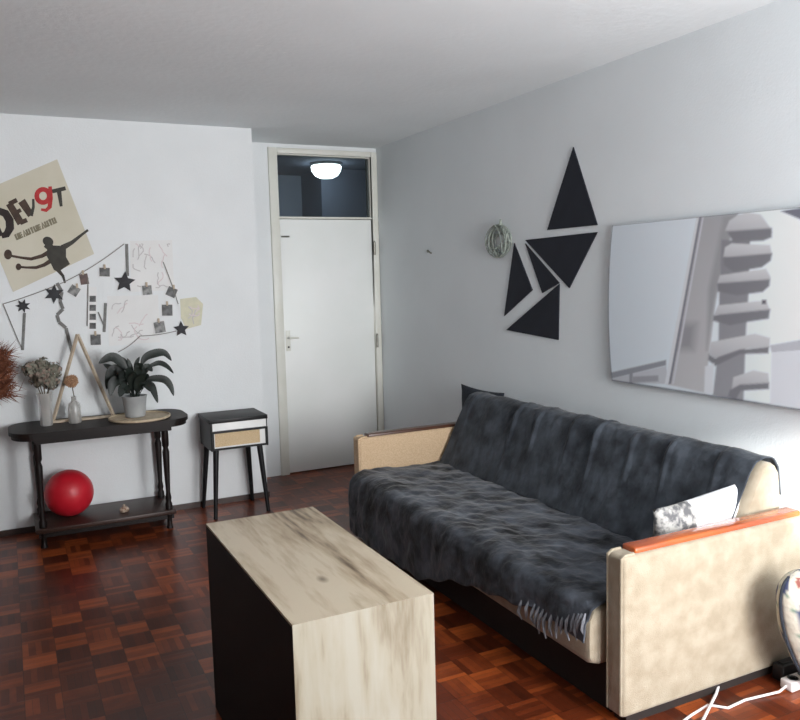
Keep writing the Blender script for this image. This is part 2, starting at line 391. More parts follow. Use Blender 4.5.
# ------------------------------------------------------------------ sofa
SX0, SX1 = 1.68, 2.58
t = sofa = thing('sofa', (2.1, 3.02, 0), 'cream upholstered three-seat sofa with wooden arm rails along the right wall', 'sofa')
def arm(y0, y1, fab, railm, SX0):
    b = MB(); b.box((SX0, y0, .03), (SX1, y1, .575), fab, .018, 4)
    a = b.build('armrest', sofa, smooth=True)
    b = MB()
    b.box((SX0+.065, y0+.016, .555), (SX1-.01, y1-.006, .592), railm, .008, 3)
    tag(b.build('arm_rail', a, smooth=True), 'varnished wooden rail'); 
    b = MB()
    b.tube([(SX0+.004, y0+.012, .04), (SX0+.004, y0+.012, .57), (SX0+.02, y0+.012, .577), (SX0+.055, y0+.012, .577)], .006, fab)
    b.tube([(SX0+.004, y1-.012, .04), (SX0+.004, y1-.012, .57), (SX0+.02, y1-.012, .577), (SX0+.055, y1-.012, .577)], .006, fab)
    b.build('piping', a, smooth=True)
    b = MB(); b.box((SX0+.03, y0+.015, 0), (SX1-.02, y1-.015, .035), M['base']); b.build('plinth', a)
arm(1.882, 1.968, M['cream'], M['rail'], 1.705)
arm(4.075, 4.16, M['tan'], M['rail_dark'], 1.742)
SY0, SY1 = 1.99, 4.065
b = MB(); b.box((1.74, 1.975, 0), (2.56, 4.07, .165), M['base'], .004); b.build('base', sofa)
b = MB()
prof = [(1.70, .168), (1.672, .178), (1.660, .20), (1.658, .27), (1.662, .33), (1.68, .362), (1.715, .372), (2.30, .352), (2.34, .34), (2.34, .17)]
def loft(b, prof, y0, y1, m, r=.025, c=None):
    cx = sum(p[0] for p in prof)/len(prof); cz = sum(p[1] for p in prof)/len(prof)
    rows = []
    ym = [y0+r+(y1-y0-2*r)*k/8 for k in range(1, 8)]
    for y, s in ((y0, .0), (y0, .86), (y0+r*.3, .955), (y0+r, 1), *[(q, 1) for q in ym], (y1-r, 1), (y1-r*.3, .955), (y1, .86), (y1, 0)):
        k = .0
        row = []
        for px, pz in prof:
            dx, dz = px-cx, pz-cz
            L_ = math.hypot(dx, dz); q = 0 if s == 0 else max(0, (L_-(1-s)*.18)/L_)
            row.append((cx+dx*q, y, cz+dz*q))
        rows.append(row)
    b.grid(rows, m, closed_v=True)
loft(b, prof, SY0, SY1, M['cream'])
def skew(x, y): return x+.034*max(0, (y-2.0)/2.06)*max(0, min(1, (1.85-x)/.15))
b.v = [(skew(x, y), y, z) for x, y, z in b.v]
tag(b.build('seat_mattress', sofa, smooth=True), 'cream seat mattress')
BK = [(2.262, .365), (2.30, .44), (2.40, .64), (2.447, .715), (2.475, .748), (2.51, .760), (2.545, .752), (2.568, .72), (2.58, .64), (2.58, .20), (2.36, .20), (2.30, .30)]
b = MB(); loft(b, BK, 1.985, 4.03, M['cream'], .03)
tag(b.build('back_cushion', sofa, smooth=True), 'cream back cushion')

def fold(y, s, amp, seed, fs=1.0):
    p = Vector((y*6*fs, s*6*fs, seed)); q = Vector((y*17*fs, s*15*fs, seed+5)); w = Vector((y*30*fs, s*30*fs, seed+9))
    return amp*(.6*noise.noise(p)+.35*noise.noise(q)+.12*noise.noise(w)) + amp*.5

def smoothpath(pts, step=.012):
    out = []
    P = [Vector(p) for p in pts]
    for i in range(len(P)-1):
        n = max(1, int((P[i+1]-P[i]).length/step))
        out += [P[i].lerp(P[i+1], k/n) for k in range(n)]
    return out+[P[-1]]

# seat throw: from the back crease over the seat and down the front
hem_y = [1.99, 2.08, 2.2, 2.32, 2.5, 2.7, 2.9, 3.05, 3.2, 3.5, 4.06]
hem_z = [.335, .30, .26, .262, .235, .205, .165, .11, .07, .055, .05]
def throw_rows(path_fn, ys, amp, seed, upd):
    rows = []
    for y in ys:
        p2 = path_fn(y); n = len(p2); row = []
        for i, p in enumerate(p2):
            a = p2[max(0, i-1)]; c = p2[min(n-1, i+1)]; tg = (c-a).normalized(); nr = Vector((-tg.y, tg.x))*upd
            s = i*.012
            d = .006 + fold(y, s, amp, seed)
            q = p+nr*d
            row.append((q.x, y, q.y))
        rows.append(row)
    return rows
NP = 90
def resample(pts, n):
    P = [Vector(p) for p in pts]; L_ = [0]
    for i in range(1, len(P)): L_.append(L_[-1]+(P[i]-P[i-1]).length)
    out = []
    for k in range(n):
        d = L_[-1]*k/(n-1); i = 0
        while i < len(P)-2 and L_[i+1] < d: i += 1
        out.append(P[i].lerp(P[i+1], (d-L_[i])/max(1e-9, L_[i+1]-L_[i])))
    return out
def seat_path(y):
    hz = float(np.interp(y, hem_y, hem_z))+.006*math.sin(y*31)
    return resample([(2.268, .366), (2.20, .366), (1.95, .372), (1.74, .378), (1.70, .374), (1.672, .362), (1.656, .33), (1.650, max(hz, .27)), (1.646, min(hz, .269))], NP)
ys = list(np.linspace(1.982, 4.068, 210))
b = MB()
rows = throw_rows(seat_path, ys, .020, 3.1, -1)
rows = [[(skew(x, y), y, z) for x, y, z in r] for r in rows]
b.grid(rows, M['throw'])
seat_throw = b.build('throw_blanket', None, smooth=True, loc=(1.95, 3.0, .37), angle=180)
tag(seat_throw, 'charcoal velvet throw spread over the sofa seat and hanging down its front', 'blanket')
md = seat_throw.modifiers.new('s', 'SOLIDIFY'); md.thickness = .005; md.offset = 1
b = MB()
for y in [1.995, 2.012, 2.03, 2.05, 2.072, 2.10, 2.13, 2.17, 2.20, 2.225, 2.25, 2.275, 2.31, 2.35]:
    hz = float(np.interp(y, hem_y, hem_z)); L_ = random.uniform(.035, .065); x = 1.642
    b.tube([(x+.004, y, hz+.03), (x-.010, y+random.uniform(-.006, .006), hz+.004), (x-.012, y+random.uniform(-.008, .008), hz-L_*.5), (x-.008, y+random.uniform(-.014, .014), hz-L_)], [.003, .007, .006, .002], M['fringe'], 6)
tag(b.build('fringe', seat_throw, smooth=True), 'pale grey fringe')
def back_path(y):
    dz = .004*math.sin(y*9)
    return resample([(2.255, .372), (2.30, .456), (2.39, .636), (2.437, .722), (2.468, .757), (2.51, .77+dz), (2.55, .762), (2.575, .728), (2.588, .62)], 70)
b = MB()
CREASE = [(at(x, y_, 'x', 2.47).y, w_, h_) for x, y_, w_, h_ in ((524, 426, .010, .022), (546, 432, .013, .020), (604, 444, .010, .024), (640, 452, .016, .013), (676, 458, .012, .014), (580, 436, .018, .012), (478, 410, .014, .012), (726, 470, .014, .012))]
def back_rows():
    rows = []
    for y in np.linspace(2.008, 4.045, 330):
        p2 = back_path(y); row = []
        for i, p in enumerate(p2):
            a = p2[max(0, i-1)]; c = p2[min(69, i+1)]; tg = (c-a).normalized(); nr = Vector((-tg.y, tg.x))
            s = i*.009
            d = .004+fold(y*1.2, s*.5, .010, 8.2)
            for yc, w, h_ in CREASE:
                yy = yc+.10*(s-.42)+.012*noise.noise(Vector((s*9, yc, 2)))
                d += h_*math.exp(-((y-yy)/w)**2)*min(1, max(.1, (s-.14)*4))*(1-.75*min(1, max(0, (s-.37)/.06)))
            q = p+nr*d; row.append((q.x, y, q.y))
        rows.append(row)
    return rows
b.grid(back_rows(), M['throw_back'])
bt = b.build('throw_blanket', None, smooth=True, loc=(2.45, 3.0, .6), angle=180)
tag(bt, 'charcoal velvet throw draped over the sofa backrest with vertical creases', 'blanket')
md = bt.modifiers.new('s', 'SOLIDIFY'); md.thickness = .004; md.offset = 1

def cushion(b, c, ux, uy, un, w, h, th, m_of, n=26):
    """soft square pillow; ux, uy in-plane unit axes, un normal"""
    for side in (1, -1):
        P = []
        for i in range(n+1):
            row = []
            for j in range(n+1):
                a, e = 2*i/n-1, 2*j/n-1
                k = (1-abs(a)**2.6)*(1-abs(e)**2.6)
                pin = 1-.07*(1-abs(a)**2)*abs(e)**6-.0; pin2 = 1-.07*(1-abs(e)**2)*abs(a)**6
                q = c+ux*(a*w/2*pin2)+uy*(e*h/2*pin)+un*(side*th/2*max(0, k)**.55)
                row.append(q+un*.006*noise.noise(Vector((a*3, e*3, side*4)))*k)
            P.append(row)
        for i in range(n):
            for j in range(n):
                b.add([P[i][j], P[i+1][j], P[i+1][j+1], P[i][j+1]], [[0, 1, 2, 3]], m_of((i+.5)/n, (j+.5)/n, side))
cu = MB()
ax = math.radians(-4)
ux = Vector((math.cos(ax), .05, -math.sin(ax))).normalized()
uyv = Vector((math.sin(ax), -.10, math.cos(ax))); uyv = (uyv-ux*uyv.dot(ux)).normalized(); un = ux.cross(uyv)
cushion(cu, Vector((2.232, 2.058, .50)), ux, uyv, un, .50, .35, .11, lambda a, e, s: M['grey_fab'] if a < .34 else M['white_fab'])
tag(cu.build('pillow', None, smooth=True, loc=(2.2, 2.06, .38), angle=180), 'white pillow with a grey patterned end standing in the sofa corner', 'pillow')
nc = MB()
cushion(nc, Vector((2.620, 4.16, .59)), Vector((0, 1, 0)), Vector((0, 0, 1)), Vector((1, 0, 0)), .50, .38, .07, lambda a, e, s: M['navy'])
tag(nc.build('cushion', None, smooth=True, loc=(2.618, 4.12, .42), angle=180), 'dark navy cushion wedged between the wall and the far end of sofa back', 'cushion')

# ------------------------------------------------------------------ console table
t = console = thing('console_table', (.46, 5.0, 0), 'dark walnut console table with rounded top corners and low shelf against far wall', 'table')
CT, CF, CB = .678, 4.745, B1-.014
CXL, CXR = -.035, .955
def dshape(x0, x1, yf, yb, r, n=10):
    pts = []
    for cx, cy, a0 in ((x1-r, yb-r*1.25, PI/2), (x1-r, yf+r*1.35, 0), (x0+r, yf+r*1.35, -PI/2), (x0+r, yb-r*1.25, -PI)):
        ry = r*1.25 if a0 in (PI/2, -PI) else r*1.35
        for k in range(n+1):
            a = a0-PI/2*k/n; pts.append((cx+r*math.cos(a), cy+ry*math.sin(a)))
    return pts
b = MB()
b.plate([(x, y, CT-.022) for x, y in dshape(CXL, CXR, CF, CB, .12)], (0, 0, 1), .022, M['console'])
b.plate([(x, y, CT-.045) for x, y in dshape(CXL+.012, CXR-.012, CF+.012, CB, .11)], (0, 0, 1), .023, M['console'])
b.build('tabletop', console)
b = MB(); b.box((.09, CF+.06, CT-.075), (.84, CB, CT-.045), M['console'], .003); b.build('apron', console)
legp = [(.020, 0), (.016, .02), (.014, .05), (.021, .07), (.021, .15), (.014, .165), (.019, .185), (.013, .22), (.019, .40), (.021, .47), (.014, .495), (.021, .51), (.021, .60)]
for (x, y) in ((.105, 4.845), (.805, 4.845), (.105, 5.145), (.81, 5.145)):
    b = MB(); b.lathe(legp, M['console'], (x, y, 0), 14); b.build('leg', console, smooth=True)
b = MB(); b.box((.065, 4.80, .092), (.84, CB, .118), M['shelf'], .004); b.build('shelf', console, smooth=True)
b = MB(); b.box((.08, 4.83, .06), (.83, 4.85, .092), M['console']); b.build('shelf_rail', console)

b = MB(); b.ball((.262, 5.01, .119+.138), (.138, .138, .138), M['red'], 40)
o = b.build('ball', None, smooth=True, loc=(.262, 5.01, .119), angle=180); tag(o, 'red rubber ball on the low shelf of the console table', 'ball')
b = MB(); b.tube([(.262, 4.878, .29), (.262, 4.868, .292)], .006, M['red']); b.build('valve', o)

t = thing('trinket', (.555, 4.91, .118), 'tiny pale glazed trinket lying on the console shelf right of the ball', 'trinket')
b = MB(); b.lathe([(.012, .0005), (.026, .006), (.03, .018), (.02, .032), (.006, .038)], M['trinket'], (.555, 4.91, .118), 16); b.build('body', t, smooth=True)
b = MB(); b.ball((.555, 4.91, .160), (.009, .009, .008), M['trinket'], 10); b.build('knob', t, smooth=True)

# pot on tray
b = MB()
tp = (.675, 4.90, CT)
b.lathe([(.0, 0), (.165, 0), (.178, .006), (.178, .017), (.170, .019), (.168, .010), (.0, .010)], M['tray'], tp, 36, cap=False)
tag(b.build('tray', None, smooth=True, loc=tp), 'round pale wooden tray under the potted plant on the console', 'tray')
pc = Vector((.655, 4.93, CT+.010))
t = plant = thing('potted_plant', pc, 'leafy dark green houseplant with arching leaves in a grey-white pot', 'plant')
b = MB(); b.lathe([(.0, 0), (.052, 0), (.058, .005), (.070, .115), (.073, .12), (.073, .128), (.066, .128), (.063, .112), (0, .108)], M['pot'], pc, 32, cap=False); b.build('pot', plant, smooth=True)
b = MB(); b.lathe([(.0, .1095), (.062, .1095), (.062, .1125), (0, .118)], M['soil'], pc, 20, cap=False); b.build('soil', plant)
def leaf(b, pts, w, m, tilt=0):
    """blade along a spline; w max half width"""
    P = [Vector(p) for p in pts]
    def cr(i, tt):
        p0, p1, p2, p3 = P[max(0, i-1)], P[i], P[i+1], P[min(len(P)-1, i+2)]
        return .5*((2*p1)+(p2-p0)*tt+(2*p0-5*p1+4*p2-p3)*tt*tt+(3*p1-p0-3*p2+p3)*tt**3)
    C_ = [cr(i, k/6) for i in range(len(P)-1) for k in range(6)]+[P[-1]]
    n = len(C_); rows = []
    for i, c in enumerate(C_):
        tg = (C_[min(n-1, i+1)]-C_[max(0, i-1)]).normalized()
        sd = tg.cross(Vector((.15, -1, .35+tilt))).normalized(); up = sd.cross(tg)
        s = i/(n-1)
        ww = w*(.10 if s < .3 else max(.02, math.sin(PI*min(1, (s-.3)/.7*.93+.07))**.8)) if s < .98 else .0006
        rows.append([c-sd*ww+up*ww*.25, c, c+sd*ww+up*ww*.25])
    b.grid(rows, m)
b = MB()
def lp(zx, zy, d):      # measured leaf silhouettes -> plane through the plant
    return Vector((pc.x+(zx-378)/1150, pc.y+d, pc.z+(600-zy)/1150))
LV = [([(400, 470), (425, 300), (455, 205), (520, 172), (590, 172), (636, 228)], .026, -.03),
      ([(410, 470), (450, 300), (545, 245), (610, 268), (662, 328)], .017, .05),
      ([(400, 470), (430, 380), (480, 345), (570, 352), (612, 400), (630, 472)], .024, -.06),
      ([(400, 470), (440, 400), (480, 380), (497, 430), (515, 505)], .022, -.09),
      ([(370, 470), (345, 300), (300, 215), (240, 178), (160, 215)], .03, .0),
      ([(370, 470), (335, 330), (280, 270), (235, 300), (205, 400)], .034, .03),
      ([(360, 470), (330, 380), (275, 340), (235, 360), (215, 440)], .03, -.05),
      ([(375, 470), (360, 300), (330, 230), (270, 190), (225, 160)], .026, .06),
      ([(380, 470), (375, 330), (365, 250), (350, 195)], .014, .02),
      ([(385, 470), (395, 330), (400, 240), (425, 185)], .014, -.02),
      ([(395, 470), (430, 330), (465, 260), (500, 290)], .024, -.05),
      ([(380, 470), (350, 350), (310, 310), (280, 330)], .032, -.08),
      ([(385, 470), (400, 340), (410, 260), (440, 235)], .026, -.06),
      ([(375, 470), (360, 360), (340, 290), (320, 260)], .03, -.07),
      ([(390, 470), (420, 380), (450, 330), (470, 320)], .026, -.09),
      ([(390, 470), (400, 400), (440, 370), (470, 420)], .024, -.10),
      ([(375, 470), (340, 420), (300, 390), (270, 440)], .03, -.09),
      ([(380, 470), (370, 400), (365, 330), (380, 280)], .032, -.07),
      ([(385, 470), (395, 420), (410, 350), (430, 300)], .032, -.08),
      ([(385, 470), (330, 400), (290, 300), (200, 230)], .028, .08)]
for pts, w, d in LV:
    k = len(pts); leaf(b, [lp(x, y, d*i/(k-1)) for i, (x, y) in enumerate(pts)], w, M['leaf'])
tag(b.build('foliage', plant, smooth=True), 'arching dark green leaves')

# triangular wooden frame with a dried flower in a bottle
A = Vector((.372, 5.06, 1.192)); BL = Vector((.205, 5.06, CT+.008)); BR = Vector((.545, 5.06, CT+.008))
t = thing('wooden_triangle', (.37, 5.06, CT), 'thin wooden triangle frame standing on the left half of the console', 'decoration')
for p, q in ((A, BL), (A, BR)):
    b = MB(); b.tube([p, q], .0105, M['thinwood'], 4); b.build('strut', t)
b = MB(); b.box((.19, 5.035, CT), (.56, 5.085, CT+.012), M['thinwood'], .002); b.build('base', t)
vb = (.322, 4.985, CT)
t = thing('bottle_vase', vb, 'small pale bottle vase with one round peach dried flower before the triangle', 'vase')
b = MB(); b.lathe([(.0, 0), (.034, 0), (.036, .01), (.036, .09), (.03, .115), (.014, .13), (.013, .15), (.016, .155)], M['milk'], vb, 20, cap=False); b.build('bottle', t, smooth=True)
b = MB(); b.tube([(vb[0], vb[1], CT+.02), (vb[0]+.004, vb[1], CT+.15), (vb[0]-.004, vb[1], CT+.215)], .0028, M['stem'], 6); b.build('stem', t)
b = MB()
for i in range(170):
    z = 1-2*(i+.5)/170; a = i*2.399; q = math.sqrt(1-z*z)
    d = Vector((q*math.cos(a), q*math.sin(a), z)); c = Vector((vb[0]-.006, vb[1], CT+.246)); r = .041+random.uniform(-.003, .004)
    s1 = d.orthogonal().normalized(); s2 = d.cross(s1)
    b.add([c+d*(r-.012)+s1*.007, c+d*(r-.012)+s2*.007, c+d*(r-.012)-s1*.007, c+d*(r-.012)-s2*.007, c+d*r], [[0, 1, 4], [1, 2, 4], [2, 3, 4], [3, 0, 4]], M['peach'])
b.ball((vb[0]-.006, vb[1], CT+.246), (.034, .034, .034), M['peach'], 14)
b.build('flower_head', t)
# dried hydrangea in a pale vase
vh = (.168, 4.985, CT)
t = thing('flower_vase', vh, 'pale frosted vase with a bunch of dried grey-green hydrangeas at console left end', 'vase')
b = MB(); b.lathe([(.0, 0), (.032, 0), (.034, .008), (.035, .10), (.042, .175), (.046, .19)], M['milk'], vh, 22, cap=False); b.build('vase_body', t, smooth=True)
b = MB()
heads = [Vector((.105, 5.0, 1.01)), Vector((.165, 4.985, .975)), Vector((.225, 5.02, .99)), Vector((.14, 5.04, .945)), Vector((.205, 4.99, .93)), Vector((.17, 5.05, 1.02))]
for h_ in heads: b.tube([(vh[0], vh[1], CT+.03), (vh[0]+(h_.x-vh[0])*.3, vh[1], CT+.18), h_], .003, M['stem'], 5)
b.build('stems', t)
b = MB()
for hi, h_ in enumerate(heads):
    for i in range(110):
        z = 1-2*(i+.5)/110; a = i*2.399; q = math.sqrt(1-z*z)
        d = Vector((q*math.cos(a), q*math.sin(a), z)); r = .045*random.uniform(.75, 1.15)
        c = h_+d*r; s1 = (d.orthogonal().normalized()+Vector((random.uniform(-.6, .6), random.uniform(-.6, .6), random.uniform(-.6, .6)))).normalized(); s2 = d.cross(s1).normalized()
        e = .012; b.add([c+s1*e, c+s2*e, c-s1*e, c-s2*e], [[0, 1, 2, 3]], random.choice([M['driedgreen'], M['driedgreen'], M['driedpink']]))
b.build('flower_heads', t)
# rust dried grass at the left edge in a tall floor vase
vg = (-.27, 5.0, 0)
t = thing('floor_vase', vg, 'tall floor vase of rust-brown dried grass left of the console', 'vase')
b = MB(); b.lathe([(.0, 0), (.075, 0), (.085, .02), (.10, .25), (.085, .48), (.05, .60), (.055, .64)], M['pot'], vg, 26, cap=False); b.build('vase_body', t, smooth=True)
b = MB()
for i in range(900):
    a = random.uniform(0, 2*PI); k = random.random()
    base = Vector((-.20+.02*math.cos(a), 5.0+.02*math.sin(a), .62))
    cc = Vector((-.07+random.gauss(0, .03), 5.0+random.gauss(0, .04), 1.0+random.uniform(-.14, .12)))
    d = Vector((random.uniform(.2, 1), random.uniform(-.6, .6), random.uniform(-.5, 1.1))).normalized()
    L_ = random.uniform(.05, .115); e = cc+d*L_
    if e.x > .085: e.x = .085
    s = d.orthogonal().normalized()*.0035
    b.add([cc-s, cc+s, e], [[0, 1, 2]], M['rust'])
for i in range(7):
    q = Vector((-.11+random.uniform(-.03, .03), 5.0+random.uniform(-.04, .04), 1.05)); b.tube([(-.27, 5.0, .05), (-.25, 5.0, .64), q], .003, M['rust'], 5)
b.build('dried_grass', t)

# ------------------------------------------------------------------ bedside stand
t = stand = thing('side_table', (1.27, 5.0, 0), 'small black and white side table with rattan drawer front beside the door', 'side table')
NX0, NX1, NY0, NY1 = 1.085, 1.445, 4.868, 5.175
b = MB(); b.box((NX0-.008, NY0-.006, .604), (NX1+.006, NY1, .630), M['black_lac'], .003); tag(b.build('tabletop', stand, smooth=True), 'black top')
b = MB(); b.box((NX0+.012, NY0, .432), (NX1-.004, NY1, .604), M['white_lac'], .002)
b.build('body', stand, smooth=True)
for x in (NX0, NX1-.004):
    b = MB(); b.box((x, NY0-.002, .430), (x+.012 if x == NX0 else x+.006, NY1, .604), M['black_lac'], .001); tag(b.build('side_panel', stand), 'black side')
b = MB(); z0, z1, x0, x1, y = .436, .556, NX0+.004, NX1, NY0-.018
b.box((x0, y, z1-.013), (x1, NY0, z1), M['black_lac']); b.box((x0, y, z0), (x1, NY0, z0+.013), M['black_lac'])
b.box((x0, y, z0+.010), (x0+.012, NY0, z1-.010), M['black_lac']); b.box((x1-.016, y, z0+.010), (x1, NY0, z1-.010), M['black_lac'])
dr = tag(b.build('drawer', stand), 'black framed drawer front')
b = MB(); b.box((x0+.012, y+.008, z0+.010), (x1-.016, NY0, z1-.010), M['white_lac']); b.build('drawer_face', dr)
b = MB(); b.box((x0+.018, y+.005, z0+.022), (x1-.052, y+.008, z1-.014), M['rattan']); tag(b.build('rattan_panel', dr), 'woven rattan panel')
for (tx, ty, bx, by) in ((1.12, 4.90, 1.088, 4.865), (1.40, 4.90, 1.43, 4.865), (1.115, 5.13, 1.08, 5.165), (1.385, 5.13, 1.41, 5.165)):
    b = MB(); b.tube([(bx, by, 0), (tx, ty, .432)], [.012, .019], M['black_lac'], 12); b.build('leg', stand, smooth=True)

# ------------------------------------------------------------------ wall pieces, right wall
NXW = (-1, 0, 0)
tris = [([(573, 147), (547, 230), (597, 225)], 'tallest black triangle, top one of the wall group, point upward'),
        ([(525, 240), (597, 232), (569, 288)], 'large black triangle pointing down, just under the tall upright one'),
        ([(525, 243.5), (559, 283), (542, 293)], 'slim black triangle in the middle, flush along the large down-pointing one'),
        ([(514, 243), (532, 290), (504, 316)], 'black triangle at the far side, beside the wire ornament'),
        ([(559, 284), (558, 340), (506, 330)], 'lowest black triangle of the wall group with a vertical edge')]
for px, lab in tris:
    pts = [at(x, y, 'x', R-.006) for x, y in px]
    b = MB(); b.plate(pts, (1, 0, 0), .006, M['tri']); c = sum(pts, Vector())/3
    tag(b.build('wall_triangle', None, loc=c), lab, 'wall decoration', 'black triangle wall decorations')
# canvas print
def sdf(pts, poly):
    poly = np.array(poly, float); n = len(poly); d = np.full(len(pts), 1e9); ins = np.zeros(len(pts), bool)
    for i in range(n):
        a, c = poly[i], poly[(i+1) % n]; e = c-a; w = pts-a
        tt = np.clip((w@e)/(e@e+1e-9), 0, 1); d = np.minimum(d, np.linalg.norm(w-tt[:, None]*e, axis=1))
        cond = ((a[1] <= pts[:, 1]) != (c[1] <= pts[:, 1]))
        with np.errstate(divide='ignore', invalid='ignore'):
            xi = a[0]+(pts[:, 1]-a[1])*e[0]/(e[1] if e[1] else 1e-9)
        ins ^= cond & (pts[:, 0] < xi)
    return np.where(ins, -d, d)
Z = lambda P: [(590+x/3, 190+y/3) for x, y in P]
G = lambda v: np.array(lin(v))
CY1, CY0, CZ0, CZ1 = 3.0, 1.53, .95, 1.703
NU, NV = 300, 150
u = np.linspace(0, 1, NU); v = np.linspace(0, 1, NV); UU, VV = np.meshgrid(u, v, indexing='ij')
bow = .028*(1-(2*VV-1)**2)*np.clip(1-UU*6, 0, 1)**1.0
PY = CY1-(CY1-CY0)*UU+bow; PZ = CZ0+(CZ1-CZ0)*VV; PX = np.full_like(PY, R-.022)
W3 = np.stack([PX, PY, PZ], -1).reshape(-1, 3)
pp = to_px(W3)
col = np.zeros((len(pp), 3))
tt = np.clip((pp[:, 0]-612)/190, 0, 1)[:, None]
col[:] = G((200, 208, 216))*(1-tt)+G((224, 230, 236))*tt
def paint(poly, c, soft=1.2, c2=None, axis=1):
    s = sdf(pp, poly); a = np.clip(.5-s/(2*soft), 0, 1)[:, None]
    cc = G(c)[None]
    if c2 is not None:
        P_ = np.array(poly); lo, hi = P_[:, axis].min(), P_[:, axis].max(); k = np.clip((pp[:, axis]-lo)/(hi-lo), 0, 1)[:, None]
        cc = cc*(1-k)+G(c2)[None]*k
    col[:] = col*(1-a)+cc*a
paint(Z([(60, 548), (228, 510), (228, 526), (66, 566)]), (140, 142, 150), .8)
paint(Z([(66, 566), (228, 528), (236, 582), (64, 578)]), (184, 186, 192), .8)
paint(Z([(118, 548), (128, 546), (128, 585), (118, 585)]), (140, 142, 150), .8)
paint(Z([(128, 560), (205, 556), (205, 574), (128, 578)]), (150, 150, 158), .8)
paint(Z([(540, 466), (800, 420), (800, 470), (545, 488)]), (176, 178, 186), 1)
paint(Z([(545, 488), (800, 470), (800, 680), (540, 640)]), (206, 209, 216), 1)
paint(Z([(322, 82), (445, 66), (405, 190), (376, 330), (345, 610), (228, 582)]), (158, 158, 162), 1.2, (182, 181, 184))
paint(Z([(400, 80), (445, 68), (405, 190), (376, 330), (350, 480), (355, 300)]), (146, 146, 150), 2.5)
paint(Z([(270, 400), (320, 400), (310, 480), (262, 480)]), (142, 141, 146), 5)
paint(Z([(320, 80), (327, 80), (235, 582), (224, 582)]), (206, 208, 214), .6)
paint(Z([(329, 80), (334, 80), (243, 582), (236, 582)]), (122, 122, 132), .6)
paint(Z([(337, 80), (342, 80), (252, 582), (246, 582)]), (190, 190, 197), .6)
paint(Z([(395, 150), (480, 150), (475, 320), (468, 420), (460, 640), (368, 615), (385, 480), (388, 300)]), (128, 128, 134), 1.2, (146, 146, 152))
fins = [([(418, 92), (445, 74), (472, 66), (512, 74), (540, 112), (546, 128), (420, 136), (406, 120)], [(410, 124), (545, 114), (545, 142), (520, 152), (430, 157)]),
        ([(405, 172), (425, 160), (540, 165), (546, 195), (430, 210), (400, 200)], [(402, 202), (546, 190), (542, 212), (515, 232), (430, 246), (402, 225)]),
        ([(390, 256), (528, 236), (542, 262), (535, 275), (430, 285), (382, 280)], [(382, 280), (540, 268), (538, 288), (518, 306), (440, 316), (382, 304)]),
        ([(384, 346), (528, 331), (540, 360), (420, 378), (372, 374)], [(370, 376), (540, 358), (536, 386), (470, 396), (420, 406), (368, 392)]),
        ([(362, 456), (495, 431), (540, 444), (538, 470), (450, 478), (376, 505), (356, 490)], [(356, 492), (376, 505), (450, 480), (537, 470), (535, 490), (450, 492), (376, 528), (354, 510)]),
        ([(430, 562), (490, 541), (535, 550), (537, 580), (450, 586), (425, 600)], [(420, 600), (450, 584), (537, 578), (537, 597), (452, 602), (436, 632), (414, 618)])]
for a, c in fins:
    paint(Z(a), (196, 197, 200), 1.0, (172, 172, 177)); paint(Z(c), (120, 120, 126), 1.2)
paint(Z([(345, 530), (372, 520), (368, 610), (342, 610)]), (206, 208, 214), 1)
paint(Z([(572, 63), (660, 48), (800, 40), (800, 160)]), (108, 108, 120), 1)
paint(Z([(516, 330), (528, 330), (528, 342), (516, 342)]), (90, 88, 96), 1)
eb = np.clip(1-np.minimum(VV/.014, UU/.005), 0, 1).reshape(-1, 1)
col[:] = col*(1-eb*.75)+G((70, 74, 84))*eb*.75
me_v = [tuple(p) for p in W3]; fs = []
for i in range(NU-1):
    for j in range(NV-1): fs.append((i*NV+j, (i+1)*NV+j, (i+1)*NV+j+1, i*NV+j+1))
bd = [i*NV for i in range(NU)]+[(NU-1)*NV+j for j in range(1, NV)]+[i*NV+NV-1 for i in range(NU-2, -1, -1)]+[j for j in range(NV-2, 0, -1)]
o0 = len(me_v)
for k in bd: me_v.append((R-.0005, me_v[k][1], me_v[k][2]))
nb = len(bd)
for k in range(nb): fs.append((bd[k], o0+k, o0+(k+1) % nb, bd[(k+1) % nb]))
me = bpy.data.meshes.new('wall_picture'); c0 = Vector((R, 2.27, 1.32))
me.from_pydata([tuple(Vector(p)-c0) for p in me_v], [], fs)
ca = me.color_attributes.new('Print', 'FLOAT_COLOR', 'POINT')
col[:] = np.clip(col*1.22, 0, .92); col[:, 0] *= .985; full = np.ones((len(me_v), 4)); full[:len(col), :3] = col; full[len(col):, :3] = G((74, 78, 92))
for k in bd: full[k, :3] = full[k, :3]*.35+G((90, 94, 106))*.65
ca.data.foreach_set('color', full.astype(np.float32).ravel())
me.materials.append(mat('printed_canvas', (200, 200, 200), .7, attr='Print'))
o = bpy.data.objects.new('wall_picture', me); COL.objects.link(o); o.location = c0
tag(o, 'large grey photo canvas of a concrete tower with stacked slabs above the sofa', 'picture')
